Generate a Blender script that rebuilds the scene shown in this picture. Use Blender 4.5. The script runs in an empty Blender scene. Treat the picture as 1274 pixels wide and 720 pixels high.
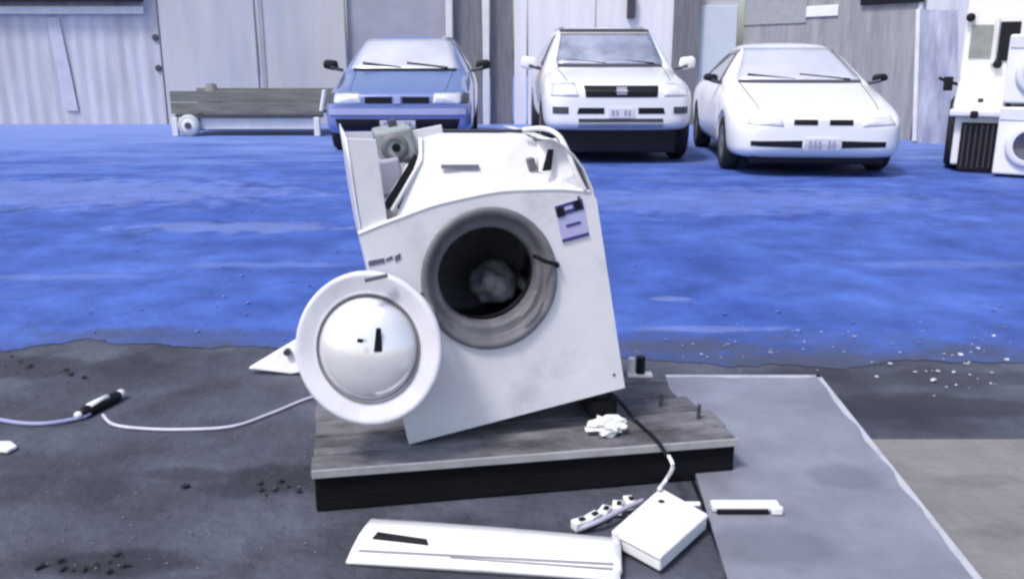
import bpy, bmesh, math, random
from mathutils import Vector, Matrix, noise
from mathutils.bvhtree import BVHTree
R = math.radians
random.seed(7)
SC = bpy.context.scene
COL = SC.collection

# ------------------------------------------------------------ camera, sky, sun
CAMH, PITCH, FPX = 1.2, R(14.7), 1100.0
cd = bpy.data.cameras.new('camera')
cam = bpy.data.objects.new('camera', cd)
COL.objects.link(cam)
cam.location = (0, 0, CAMH)
cam.rotation_euler = (R(90) - PITCH, 0, 0)
cd.sensor_width = 36
cd.lens = 36 * FPX / 1274
cd.clip_start = 0.05
cd.clip_end = 2000
SC.camera = cam

SUN_EL, SUN_AZ = R(58), R(-135)         # azimuth from +Y towards +X: light comes from over the camera's left shoulder
w = bpy.data.worlds.new('World')
SC.world = w
w.use_nodes = True
wn = w.node_tree
bg = wn.nodes['Background']
sky = wn.nodes.new('ShaderNodeTexSky')
sky.sky_type = 'NISHITA'
sky.sun_disc = False
sky.sun_elevation = SUN_EL
sky.sun_rotation = SUN_AZ
sky.air_density = 1.0
sky.dust_density = 3.0
wn.links.new(sky.outputs[0], bg.inputs[0])
bg.inputs[1].default_value = 0.11
sl = bpy.data.lights.new('sun', 'SUN')
sl.energy = 1.5
sl.angle = R(10)
sl.color = (1.0, 0.97, 0.93)
so = bpy.data.objects.new('sun', sl)
COL.objects.link(so)
sd = Vector((math.sin(SUN_AZ) * math.cos(SUN_EL), math.cos(SUN_AZ) * math.cos(SUN_EL), math.sin(SUN_EL)))
so.rotation_euler = sd.to_track_quat('Z', 'Y').to_euler()
so.location = (0, 0, 20)
SC.view_settings.view_transform = 'Standard'
SC.view_settings.look = 'None'
SC.view_settings.gamma = 1
SC.view_settings.exposure = 0.84
SC.cycles.filter_width = 2.6

# ------------------------------------------------------------ helpers
CR = Vector((1, 0, 0)); CF = Vector((0, math.cos(PITCH), -math.sin(PITCH))); CU = Vector((0, math.sin(PITCH), math.cos(PITCH)))
CP = Vector((0, 0, CAMH))
def ray(px, py): return CF + CR * ((px - 637) / FPX) + CU * ((360 - py) / FPX)
def G(px, py, h=0.0):
    d = ray(px, py); return CP + d * ((h - CAMH) / d.z)
def at(px, py, Y):
    d = ray(px, py); return CP + d * (Y / d.y)

MATS = {}
def mat(name, col, rough=0.6, metal=0.0, var=0.12, scale=4.0, bump=0.0, bscale=40.0, col2=None, mix=0.5, mscale=2.0, stretch=(1, 1, 1), coat=0.0, spec=0.5, sharp=0.12):
    if name in MATS: return MATS[name]
    m = bpy.data.materials.new(name); m.use_nodes = True
    nt = m.node_tree; N = nt.nodes; L = nt.links
    b = N['Principled BSDF']
    b.inputs['Roughness'].default_value = rough
    b.inputs['Metallic'].default_value = metal
    b.inputs['Coat Weight'].default_value = coat
    b.inputs['Specular IOR Level'].default_value = spec
    tc = N.new('ShaderNodeTexCoord'); mp = N.new('ShaderNodeMapping')
    mp.inputs['Scale'].default_value = stretch
    L.new(tc.outputs['Object'], mp.inputs[0])
    n1 = N.new('ShaderNodeTexNoise'); n1.inputs['Scale'].default_value = scale; n1.inputs['Detail'].default_value = 6
    n1.inputs['Roughness'].default_value = 0.6
    L.new(mp.outputs[0], n1.inputs[0])
    r1 = N.new('ShaderNodeMapRange')
    r1.inputs[1].default_value = 0.3; r1.inputs[2].default_value = 0.7
    r1.inputs[3].default_value = 1 - var; r1.inputs[4].default_value = 1 + var
    L.new(n1.outputs[0], r1.inputs[0])
    mul = N.new('ShaderNodeMix'); mul.data_type = 'RGBA'; mul.blend_type = 'MULTIPLY'
    mul.inputs[0].default_value = 1
    if col2:
        n2 = N.new('ShaderNodeTexNoise'); n2.inputs['Scale'].default_value = mscale; n2.inputs['Detail'].default_value = 8
        n2.inputs['Roughness'].default_value = 0.65
        L.new(mp.outputs[0], n2.inputs[0])
        r2 = N.new('ShaderNodeMapRange')
        r2.inputs[1].default_value = mix - sharp; r2.inputs[2].default_value = mix + sharp
        L.new(n2.outputs[0], r2.inputs[0])
        cm = N.new('ShaderNodeMix'); cm.data_type = 'RGBA'
        L.new(r2.outputs[0], cm.inputs[0])
        cm.inputs[6].default_value = (*col, 1); cm.inputs[7].default_value = (*col2, 1)
        L.new(cm.outputs[2], mul.inputs[6])
    else:
        mul.inputs[6].default_value = (*col, 1)
    L.new(r1.outputs[0], mul.inputs[7])
    L.new(mul.outputs[2], b.inputs['Base Color'])
    if bump:
        n3 = N.new('ShaderNodeTexNoise'); n3.inputs['Scale'].default_value = bscale; n3.inputs['Detail'].default_value = 6
        L.new(mp.outputs[0], n3.inputs[0])
        bp = N.new('ShaderNodeBump'); bp.inputs['Strength'].default_value = bump; bp.inputs['Distance'].default_value = 0.02
        L.new(n3.outputs[0], bp.inputs['Height']); L.new(bp.outputs[0], b.inputs['Normal'])
    MATS[name] = m
    return m

def obj(name, bm, m, parent=None, smooth=False, bevel=0.0):
    me = bpy.data.meshes.new(name)
    bmesh.ops.recalc_face_normals(bm, faces=bm.faces)
    bm.to_mesh(me); bm.free()
    me.materials.append(m)
    o = bpy.data.objects.new(name, me)
    COL.objects.link(o)
    if parent: o.parent = parent
    if smooth:
        for p in me.polygons: p.use_smooth = True
    if bevel:
        b = o.modifiers.new('bevel', 'BEVEL'); b.width = bevel; b.segments = 2; b.limit_method = 'ANGLE'; b.angle_limit = R(40)
    return o
def tag(o, label, cat, group=None):
    o['label'] = label; o['category'] = cat
    if group: o['group'] = group
    return o
def thing(name, label, cat, loc=(0, 0, 0), rot=(0, 0, 0), group=None):
    o = bpy.data.objects.new(name, None); COL.objects.link(o)
    o.location = loc; o.rotation_euler = rot; o.empty_display_size = 0.1
    return tag(o, label, cat, group)
def box(bm, c, s, M=None):
    r = bmesh.ops.create_cube(bm, size=1)
    T = Matrix.Translation(c) @ (M.to_4x4() if M else Matrix.Identity(4)) @ Matrix.Diagonal((*s, 1))
    bmesh.ops.transform(bm, matrix=T, verts=r['verts'])
    return r['verts']
def bx(x0, x1, y0, y1, z0, z1, bm=None):
    bm = bm or bmesh.new()
    box(bm, ((x0 + x1) / 2, (y0 + y1) / 2, (z0 + z1) / 2), (abs(x1 - x0), abs(y1 - y0), abs(z1 - z0)))
    return bm
def tube(pts, rad, bm=None, seg=10, smooth_pts=0):
    bm = bm or bmesh.new()
    pts = [Vector(p) for p in pts]
    if smooth_pts:
        q = []
        for i in range(len(pts) - 1):
            p0 = pts[max(i - 1, 0)]; p1 = pts[i]; p2 = pts[i + 1]; p3 = pts[min(i + 2, len(pts) - 1)]
            for k in range(smooth_pts):
                t = k / smooth_pts
                q.append(0.5 * ((2 * p1) + (p2 - p0) * t + (2 * p0 - 5 * p1 + 4 * p2 - p3) * t * t + (3 * p1 - p0 - 3 * p2 + p3) * t ** 3))
        q.append(pts[-1]); pts = q
    rings = []
    up = Vector((0, 0, 1))
    for i, p in enumerate(pts):
        t = (pts[min(i + 1, len(pts) - 1)] - pts[max(i - 1, 0)]).normalized()
        a = t.cross(up)
        if a.length < 0.05: a = t.cross(Vector((0, 1, 0)))
        a.normalize(); b = t.cross(a).normalized()
        rr = rad(i / (len(pts) - 1)) if callable(rad) else rad
        rings.append([bm.verts.new(p + (a * math.cos(2 * math.pi * k / seg) + b * math.sin(2 * math.pi * k / seg)) * rr) for k in range(seg)])
    for i in range(len(rings) - 1):
        for k in range(seg):
            bm.faces.new((rings[i][k], rings[i][(k + 1) % seg], rings[i + 1][(k + 1) % seg], rings[i + 1][k]))
    bm.faces.new(rings[0]); bm.faces.new(rings[-1])
    return bm
def lathe(prof, axis_o, ax, seg=48, bm=None, sx=1.0):
    """prof: list of (radius, along) turned round axis ax through axis_o"""
    bm = bm or bmesh.new()
    ax = Vector(ax).normalized(); o = Vector(axis_o)
    a = ax.cross(Vector((0, 0, 1)))
    if a.length < 0.05: a = Vector((1, 0, 0))
    a.normalize(); b = a.cross(ax).normalized()
    rings = []
    for r, d in prof:
        if r < 1e-6: rings.append([bm.verts.new(o + ax * d)])
        else: rings.append([bm.verts.new(o + ax * d + (a * math.cos(2 * math.pi * k / seg) * sx + b * math.sin(2 * math.pi * k / seg)) * r) for k in range(seg)])
    for i in range(len(rings) - 1):
        A, B = rings[i], rings[i + 1]
        for k in range(seg):
            k2 = (k + 1) % seg
            if len(A) == 1 and len(B) == 1: continue
            if len(A) == 1: bm.faces.new((A[0], B[k], B[k2]))
            elif len(B) == 1: bm.faces.new((A[k], A[k2], B[0]))
            else: bm.faces.new((A[k], A[k2], B[k2], B[k]))
    return bm
def prism(poly, d, bm=None):
    """poly: 3D points of one face; d: extrusion vector"""
    bm = bm or bmesh.new(); d = Vector(d)
    a = [bm.verts.new(Vector(p)) for p in poly]; b = [bm.verts.new(Vector(p) + d) for p in poly]
    bm.faces.new(a); bm.faces.new(b[::-1])
    n = len(a)
    for i in range(n): bm.faces.new((a[i], b[i], b[(i + 1) % n], a[(i + 1) % n]))
    return bm

# ------------------------------------------------------------ materials
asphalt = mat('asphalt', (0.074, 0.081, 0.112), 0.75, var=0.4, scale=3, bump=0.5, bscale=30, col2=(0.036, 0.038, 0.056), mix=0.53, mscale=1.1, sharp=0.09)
blue = mat('blue_floor', (0.024, 0.064, 0.31), 0.65, var=0.26, scale=3.2, bump=0.4, bscale=25, col2=(0.060, 0.125, 0.43), mix=0.52, mscale=0.8, stretch=(0.9, 0.9, 1), sharp=0.16)
tan = mat('worn_concrete', (0.20, 0.195, 0.20), 0.8, var=0.15, scale=4, bump=0.4, bscale=30, col2=(0.15, 0.147, 0.15), mix=0.6, mscale=2.2)
boardm = mat('dusty_sheet', (0.25, 0.26, 0.32), 0.45, var=0.2, scale=3, bump=0.15, bscale=20, col2=(0.17, 0.175, 0.22), mix=0.52, mscale=1.8, sharp=0.15)
white_edge = mat('white_edge', (0.50, 0.51, 0.57), 0.6, var=0.35, scale=9, col2=(.32, .33, .38), mix=.55, mscale=9)
white = mat('white_enamel', (0.76, 0.755, 0.80), 0.35, var=0.06, scale=6, col2=(0.60, 0.595, 0.64), mix=0.62, mscale=4.5, sharp=.07, bump=0.06, bscale=8)
white_pl = mat('white_plastic', (0.78, 0.78, 0.80), 0.4, var=0.06, scale=9, col2=(0.6, 0.6, 0.6), mix=0.66, mscale=12)
milky = mat('milky_plastic', (0.58, 0.58, 0.65), 0.35, var=0.1, scale=7, col2=(.68, .68, .74), mix=.5, mscale=5)
glassb = mat('door_glass', (0.80, 0.80, 0.85), 0.18, metal=0.42, var=0.1, scale=5, coat=1.0)
rubber = mat('grey_rubber', (0.125, 0.125, 0.15), 0.6, var=0.25, scale=9, col2=(0.20, 0.20, 0.21), mix=0.55, mscale=6)
drumm = mat('dull_drum', (0.06, 0.06, 0.075), 0.4, metal=.3, var=.4, scale=60)
dark = mat('dark_steel', (0.02, 0.02, 0.028), 0.5, var=0.3, scale=6)
steel = mat('drum_steel', (0.20, 0.20, 0.22), 0.6, metal=0.1, var=0.3, scale=10)
black = mat('black_plastic', (0.006, 0.006, 0.009), 0.5, spec=0.3, var=0.3, scale=8)
greypart = mat('grey_green_plastic', (0.30, 0.33, 0.34), 0.55, var=0.25, scale=25)
lav = mat('lavender_plastic', (0.40, 0.39, 0.50), 0.6, var=0.1, scale=8)
wood_top = mat('grey_weathered_wood', (0.165, 0.165, 0.185), 0.8, var=0.35, scale=9, stretch=(1, 2, 2), bump=0.5, bscale=30, col2=(0.055, 0.053, 0.062), mix=0.53, mscale=3.5)
wood_dk = mat('black_beam_wood', (0.005, 0.005, 0.008), 0.85, spec=0.2, var=0.4, scale=9, stretch=(0.5, 4, 4), bump=0.3)  # even near-black base for the platform beams
wood_gr = mat('grey_green_boards', (0.16, 0.165, 0.15), 0.8, var=0.35, scale=4, stretch=(0.6, 1, 6), bump=0.3)
chalk = mat('pale_cord', (0.55, 0.54, 0.66), 0.5, var=0.1, scale=12)
wallA = mat('galvanised_sheet', (0.44, 0.44, 0.49), 0.55, var=0.08, scale=2, stretch=(2, 1, 0.3), col2=(0.56, 0.56, 0.64), mix=0.55, mscale=1.6, sharp=0.12)
wallB = mat('pale_cladding', (0.50, 0.49, 0.52), 0.6, var=0.08, scale=1.5, stretch=(2, 1, 0.3), col2=(0.42, 0.44, 0.52), mix=0.5, mscale=1.1)
wallC = mat('lavender_cladding', (0.33, 0.33, 0.40), 0.6, var=0.1, scale=2)
wallG = mat('white_cladding', (0.76, 0.75, 0.79), 0.6, var=0.08, scale=2, stretch=(3, 1, 0.3))
wallD = mat('grey_timber', (0.17, 0.17, 0.19), 0.75, var=0.25, scale=5, stretch=(4, 1, 0.4))
wallJ = mat('mottled_render', (0.25, 0.25, 0.275), 0.8, var=0.12, scale=9, stretch=(2, 2, .3), col2=(0.34, 0.34, 0.36), mix=0.5, mscale=2)
wallK = mat('bluish_sheet', (0.27, 0.29, 0.42), 0.5, var=0.2, scale=3, stretch=(3, 1, 0.4), col2=(0.38, 0.40, 0.52), mix=0.5, mscale=3)
wallK2 = mat('pale_streak', (.50, .50, .60), .55, var=.12, scale=5)
postw = mat('white_post_paint', (0.68, 0.68, 0.70), 0.5, var=0.1, scale=4)
doorI = mat('pale_door_paint', (0.55, 0.60, 0.66), 0.5, var=0.05, scale=2)
carwhite = mat('white_car_paint', (0.80, 0.80, 0.80), 0.25, var=0.02, scale=2, coat=0.6)
carblue = mat('blue_car_paint', (0.19, 0.25, 0.52), 0.22, metal=0.3, var=0.04, scale=2, coat=1.0)
blue_trim = mat('pale_blue_trim', (0.36, 0.38, 0.60), 0.4, var=0.05, scale=3)
cargl = mat('sky_pale_window', (0.66, 0.66, 0.74), 0.3, metal=0.25, var=0.12, scale=2.2, coat=0.8)  # pale base colour stands in for sky reflected in the windscreens
cargl2 = mat('car_window_dark', (0.09, 0.09, 0.12), 0.1, metal=0.4, var=0.3, scale=2, coat=1.0)
lampgl = mat('headlamp_glass', (0.72, 0.74, 0.80), 0.2, metal=0.3, var=0.12, scale=14, coat=1)
lampdim = mat('cloudy_headlamp', (0.70, 0.70, 0.71), 0.3, metal=0.1, var=0.15, scale=9, coat=0.5)
tyre = mat('tyre_rubber', (0.012, 0.012, 0.015), 0.8, var=0.3, scale=9)
rimm = mat('rim_metal', (0.40, 0.40, 0.44), 0.4, metal=0.6, var=0.1, scale=5)
platem = mat('number_plate', (0.62, 0.61, 0.68), 0.5, var=0.05, scale=4)
darkgrey = mat('dark_grey_trim', (0.05, 0.05, 0.065), 0.5, var=0.2, scale=5)
olive = mat('dusty_pane', (0.26, 0.28, 0.25), 0.35, var=0.2, scale=6)
stick_w = mat('sticker_pale', (0.45, 0.45, 0.72), 0.5, var=0.05, scale=9)
stick_b = mat('sticker_blue', (0.035, 0.04, 0.20), 0.5, var=0.1, scale=9)
mark_grey = mat('screen_print_grey', (0.12, 0.12, 0.16), 0.6, var=0.2, scale=30)  # grey of the slots and small marks

# worn near margin of the blue coat: navy dirt patches that thin out away from the asphalt
def wear_and_tint(m, y0, y1, col, st=(1, 1, 1), nsc=2.6):
    nt = m.node_tree; N = nt.nodes; L = nt.links; b = N['Principled BSDF']
    src = b.inputs['Base Color'].links[0].from_socket
    tc = N.new('ShaderNodeTexCoord'); sp = N.new('ShaderNodeSeparateXYZ'); L.new(tc.outputs['Object'], sp.inputs[0])
    mr = N.new('ShaderNodeMapRange'); mr.inputs[1].default_value = y0; mr.inputs[2].default_value = y1; mr.inputs[3].default_value = 0.85; mr.inputs[4].default_value = 0.25
    L.new(sp.outputs[1], mr.inputs[0])
    nz = N.new('ShaderNodeTexNoise'); nz.inputs['Scale'].default_value = nsc; nz.inputs['Detail'].default_value = 9; nz.inputs['Roughness'].default_value = .68
    mp = N.new('ShaderNodeMapping'); mp.inputs['Scale'].default_value = st; L.new(tc.outputs['Object'], mp.inputs[0]); L.new(mp.outputs[0], nz.inputs[0])
    sb = N.new('ShaderNodeMath'); sb.operation = 'SUBTRACT'; L.new(mr.outputs[0], sb.inputs[0]); L.new(nz.outputs[0], sb.inputs[1])
    ss = N.new('ShaderNodeMapRange'); ss.inputs[1].default_value = -.02; ss.inputs[2].default_value = .30; ss.inputs[3].default_value = 0; ss.inputs[4].default_value = .92
    L.new(sb.outputs[0], ss.inputs[0])
    mx = N.new('ShaderNodeMix'); mx.data_type = 'RGBA'; L.new(ss.outputs[0], mx.inputs[0]); L.new(src, mx.inputs[6]); mx.inputs[7].default_value = (*col, 1)
    L.new(mx.outputs[2], b.inputs['Base Color'])
wear_and_tint(blue, 3.2, 4.3, (.050, .056, .085))
wear_and_tint(blue, 15.0, 4.8, (.15, .23, .54), (.35, 1.3, 1), 1.5)  # second pass: ragged paler blue growing with distance

# stains, darker patches and pale streaks with ragged outlines
def blotches(m, spots, col):
    nt = m.node_tree; N = nt.nodes; L = nt.links; b = N['Principled BSDF']
    tc = N.new('ShaderNodeTexCoord')
    nz = N.new('ShaderNodeTexNoise'); nz.inputs['Scale'].default_value = 5; nz.inputs['Detail'].default_value = 8
    L.new(tc.outputs['Object'], nz.inputs[0])
    for (cx, cy, rx, ry, amt) in spots:
        src = b.inputs['Base Color'].links[0].from_socket
        mp = N.new('ShaderNodeMapping'); mp.inputs['Location'].default_value = (-cx / rx, -cy / ry, 0); mp.inputs['Scale'].default_value = (1 / rx, 1 / ry, 0)
        L.new(tc.outputs['Object'], mp.inputs[0])
        ln = N.new('ShaderNodeVectorMath'); ln.operation = 'LENGTH'; L.new(mp.outputs[0], ln.inputs[0])
        ad = N.new('ShaderNodeMath'); ad.operation = 'MULTIPLY_ADD'; ad.inputs[1].default_value = 2.2; L.new(nz.outputs[0], ad.inputs[0]); L.new(ln.outputs['Value'], ad.inputs[2])
        mr = N.new('ShaderNodeMapRange'); mr.inputs[1].default_value = 1.7; mr.inputs[2].default_value = 2.15; mr.inputs[3].default_value = amt; mr.inputs[4].default_value = 0
        L.new(ad.outputs[0], mr.inputs[0])
        mx = N.new('ShaderNodeMix'); mx.data_type = 'RGBA'; L.new(mr.outputs[0], mx.inputs[0]); L.new(src, mx.inputs[6]); mx.inputs[7].default_value = (*col, 1)
        L.new(mx.outputs[2], b.inputs['Base Color'])
def sp(px, py, rx, ry, amt=.8):
    q = G(px, py); return (q.x, q.y, rx, ry, amt)
blotches(asphalt, [sp(335, 600, .22, .14), sp(110, 700, .28, .07), sp(40, 455, .5, .16, .7), sp(1140, 505, .6, .12, .7), sp(240, 590, .25, .05, .6), sp(560, 690, .5, .2, .6), sp(60, 610, .3, .12, .4), sp(1180, 470, .9, .1, .5)], (.016, .017, .026))
blotches(tan, [sp(1210, 600, .12, .05, .35), sp(1240, 665, .1, .05, .35)], (.10, .10, .10))
blotches(boardm, [sp(1050, 600, .1, .08, .5), sp(960, 690, .25, .12, .5), sp(1000, 650, .15, .1, .3)], (.12, .125, .155))
blotches(blue, [sp(840, 432, .6, .12, .6), sp(200, 415, .6, .10, .4), sp(1010, 448, .6, .10, .5)], (.055, .06, .10))
blotches(blue, [sp(290, 283, .9, .25, .35), sp(60, 240, 2.5, 1.0, .3), sp(900, 250, 2.0, .8, .2), sp(70, 345, .5, .08, .2), sp(330, 330, .6, .08, .2), sp(860, 410, .4, .05, .3), sp(835, 372, .12, .06, .35), sp(1180, 330, .8, .12, .15)], (.26, .32, .60))

# ------------------------------------------------------------ ground
def sheet(name, pts, z, m, thick=0.0):
    bm = bmesh.new()
    vs = [bm.verts.new((p[0], p[1], z)) for p in pts]
    bm.faces.new(vs)
    bmesh.ops.triangulate(bm, faces=bm.faces)
    o = obj(name, bm, m); o['kind'] = 'structure'
    for p in o.data.polygons:
        pass
    return o
def flat_up(o):
    me = o.data
    if me.polygons and me.polygons[0].normal.z < 0: me.flip_normals()
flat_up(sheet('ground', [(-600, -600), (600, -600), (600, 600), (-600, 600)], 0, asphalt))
edge = [(-420, 452), (-200, 446), (-60, 440), (0, 441), (60, 432), (110, 424), (200, 428), (300, 434), (420, 438), (600, 440), (780, 441), (900, 455), (1050, 459), (1130, 450), (1274, 452), (1400, 456), (1700, 460)]
pts = []
for i in range(len(edge) - 1):
    for k in range(40):
        t = k / 40
        px = edge[i][0] * (1 - t) + edge[i + 1][0] * t; py = edge[i][1] * (1 - t) + edge[i + 1][1] * t
        q = G(px, py)
        n = noise.noise(Vector((q.x * 3, q.y, 0))) * 0.09 + noise.noise(Vector((q.x * 12, 3, 0))) * 0.04 + noise.noise(Vector((q.x * 30, 8, 0))) * 0.015
        pts.append((q.x, q.y + n))
pts[0] = (-60, pts[0][1]); pts.append((60, pts[-1][1])); pts += [(60, 60), (-60, 60)]
flat_up(sheet('blue_ground', pts, 0.003, blue))
c = G(1085, 549)
flat_up(sheet('concrete_slab', [(c.x - 0.35, c.y), (c.x + 12, c.y + 0.02), (c.x + 12, -6), (c.x - 0.35, -6)], 0.008, tan))

# thin sheet lying on the ground at the right, with pale worn rim
bl, br = G(828, 468, 0.02), G(1020, 468, 0.02)
fr0, fl0 = G(1220, 720, 0.02), G(905, 720, 0.02)
fr = br + (fr0 - br) * 1.9; fl = bl + (fl0 - bl) * 1.9
t = thing('board_sheet', 'large dusty grey sheet with a pale worn rim, partly under the timber platform', 'sheet')
bm = prism([(p.x, p.y, 0.010) for p in (bl, br, fr, fl)], (0, 0, 0.014))
obj('panel', bm, boardm, t)
def rim(a, b, wd, zz=0.0262):
    a = Vector((a.x, a.y, 0)); b = Vector((b.x, b.y, 0)); d = (b - a).normalized(); n = Vector((-d.y, d.x, 0))
    bm = bmesh.new(); K = 60; prev = None; L = []; Rr = []
    for i in range(K + 1):
        p = a.lerp(b, i / K); s = p + n * 0.0; q = p + n * (wd * (0.75 + 0.6 * noise.noise(p * 9)))
        L.append((s, q))
    lo = []
    for s, q in L:
        lo.append([bm.verts.new((s.x, s.y, 0.009)), bm.verts.new((s.x, s.y, zz)), bm.verts.new((q.x, q.y, zz)), bm.verts.new((q.x, q.y, 0.009))])
    for i in range(K):
        for k in range(4): bm.faces.new((lo[i][k], lo[i][(k + 1) % 4], lo[i + 1][(k + 1) % 4], lo[i + 1][k]))
    bm.faces.new(lo[0]); bm.faces.new(lo[-1])
    return bm
obj('rim', rim(fr, br, 0.022), white_edge, t)
obj('rim', rim(br, bl, 0.030), white_edge, t)

# ------------------------------------------------------------ rear walls
YW = 16.6
def wx(px, Y=YW): return (px - 637) / FPX * (Y * math.cos(PITCH) + 0.2)
def wallpanel(name, p0, p1, m, label, cat='wall panel', z1=3.0, y=YW, d=0.12, corr=0, z0=0.0, group=None):
    x0, x1 = at(p0, 120, y).x, at(p1, 120, y).x
    if corr:
        bm = bmesh.new(); n = int((x1 - x0) / 0.05); F = []
        for i in range(n + 1):
            x = x0 + (x1 - x0) * i / n; yy = y + (0.009 * math.sin(i * math.pi / 2.5 * corr))
            F.append((x, yy))
        poly = [(a, b, z0) for a, b in F] + [(x1, y + d, z0), (x0, y + d, z0)]
        prism(poly, (0, 0, z1 - z0), bm)
    else:
        bm = bx(x0, x1, y, y + d, z0, z1)
    o = obj(name, bm, m, bevel=0 if corr else 0.006)
    if label: tag(o, label, cat, group)
    return o
t = thing('metal_wall', 'pale ribbed sheet wall under a dark eave, at the far left', 'wall')
o = wallpanel('ribbed_sheet', -200, 205, wallA, None, corr=1); o.parent = t
x1 = at(180, 10, YW).x
obj('coping', bx(-14, x1, YW - 0.09, YW - 0.03, at(0, 18, YW).z, at(0, 8, YW).z), postw, t, bevel=0.01)
obj('eave', bx(-14, x1, YW - 0.25, YW - 0.035, at(0, 5, YW).z + .03, 2.9), black, t)
for (a, b) in ((193, 47), (197, 85)):
    q = at(a, b, YW - 0.02)
    obj('bolt_plate', lathe([(0, -.02), (.05, -.02), (.06, 0), (.06, .05)], q, (0, 1, 0), 12), darkgrey, t)
# pale slanting streak on the ribbed sheet, added as a thin flat strip
for (a, b) in (((66, 22), (88, 138)),):
    q0, q1 = at(*a, YW - 0.03), at(*b, YW - 0.03)
    obj('thin_strip', prism([q0 + Vector((-.13, 0, 0)), q0 + Vector((.10, 0, 0)), q1 + Vector((.14, 0, 0)), q1 + Vector((-.10, 0, 0))], (0, 0.008, 0)), wallK2, t)
t = thing('clad_wall', 'smooth pale cladding wall behind the low flatbed trolley', 'wall')
for a, b in ((207, 323), (326, 433)):
    o = wallpanel('cladding_sheet', a, b, wallB, None, y=YW - .02); o.parent = t
q = at(325, 20, YW)
obj('joint_strip', bx(q.x - .05, q.x + .03, YW - .035, YW + .05, 0, 3), wallC, t)
wallpanel('wall_panel', 436, 556, wallC, 'darker lavender wall panel behind the blue hatchback', y=YW + .1)
wallpanel('wall_post', 556, 564, postw, 'slim white post right of the lavender wall panel', 'post', y=YW - .1, d=.1)
wallpanel('plank_wall', 565, 600, wallD, 'dark grey timber panel between the two slim white posts', y=YW + .05)
wallpanel('wall_post', 601, 609, postw, 'slim white post between the two dark grey timber panels', 'post', y=YW - .1, d=.1)
wallpanel('plank_wall', 610, 638, wallD, 'narrow dark grey timber panel beside the white cladding', y=YW + .05)
t = thing('clad_wall', 'bright white cladding wall behind the white off-roader', 'wall')
for a, b in ((640, 655), (657, 738), (740, 834)):
    o = wallpanel('cladding_sheet', a, b, wallG, None, y=YW - .03); o.parent = t
q = at(785, 14, YW - .08)
obj('lamp_bracket', bx(q.x - .07, q.x + .07, YW - .14, YW - .032, q.z - .12, q.z + .3), darkgrey, t, bevel=.01)
wallpanel('wall_column', 836, 867, wallD, 'dark grey column between the white cladding and the pale door', 'column', y=YW - .15, d=.3)
dr = thing('door', 'pale blue-white door left of the mottled wall, behind the white saloon', 'door')
x0, x1 = at(868, 10, YW).x, at(919, 10, YW).x
obj('door_leaf', bx(x0 + .02, x1 - .02, YW - .06, YW - .01, .02, at(0, 7, YW).z), doorI, dr, bevel=.01)
obj('door_frame', bx(x0, x1, YW, YW + .1, 0, 2.9), wallB, dr)
# mottled wall runs forward towards the right
A, B = at(921, 100, YW), at(1140, 100, 13.4)
def slant(name, A, B, z0, z1, m, th=.12, par=None):
    d = Vector((B.x - A.x, B.y - A.y, 0)).normalized(); n = Vector((-d.y, d.x, 0))
    return obj(name, prism([(A.x, A.y, z0), (B.x, B.y, z0), (B.x + n.x * th, B.y + n.y * th, z0), (A.x + n.x * th, A.y + n.y * th, z0)], (0, 0, z1 - z0)), m, par, bevel=.006)
t = thing('rendered_wall', 'mottled grey rendered wall behind the white saloon', 'wall')
slant('wall_face', A, B, 0, 3, wallJ, par=t)
def along(A, B, f, off): 
    d = Vector((B.x - A.x, B.y - A.y, 0)).normalized(); n = Vector((d.y, -d.x, 0)); p = A.lerp(B, f); return Vector((p.x, p.y, 0)) + n * off
p0, p1 = along(A, B, .40, .03), along(A, B, .58, .03)
slant('pale_notice', p0, p1, at(0, 20, 14.8).z, at(0, 6, 14.8).z, wallG, .015, t)
p0, p1 = along(A, B, .0, .02), along(A, B, .40, .02)
slant('pale_band', p0, p1, 1.75, 2.6, mat('faded_render', (.32, .33, .35), .8, var=.1, scale=9), .015, t)
p0, p1 = along(A, B, .70, .06), along(A, B, 1, .06)
slant('dark_gutter', p0, p1, at(0, 5, 13.9).z, 2.6, black, .05, t)
t = thing('leaning_sheet', 'bluish metal sheet leaning on the wall between the white saloon and the truck', 'metal sheet')
c0, c1, c2, c3 = at(1134, 184, 13.0), at(1192, 182, 12.6), at(1192, 13, 12.95), at(1140, 12, 13.3)
c0.z = .0; c1.z = .0
obj('sheet_face', prism([c0, c1, c2, c3], (0.01, .03, 0)), wallK, t)
obj('edge_highlight', tube([c0 + Vector((0.02, -.03, 0.02)), c3 + Vector((0.02, -.03, 0))], .035, seg=8), postw, t)  # highlight along the left edge, put in as a white tube
tag(obj('wall_board', bx(at(1150, 5, 13.3).x, at(1188, 5, 13.3).x, 13.42, 13.5, at(0, 12, 13.3).z - .3, 3), wallG), 'bright board above the leaning bluish sheet', 'board')
tag(obj('back_wall', bx(at(1189, 5, 16).x, 22, 16, 16.2, 0, 4.2), wallG), 'pale wall far back behind the white truck', 'wall')

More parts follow.
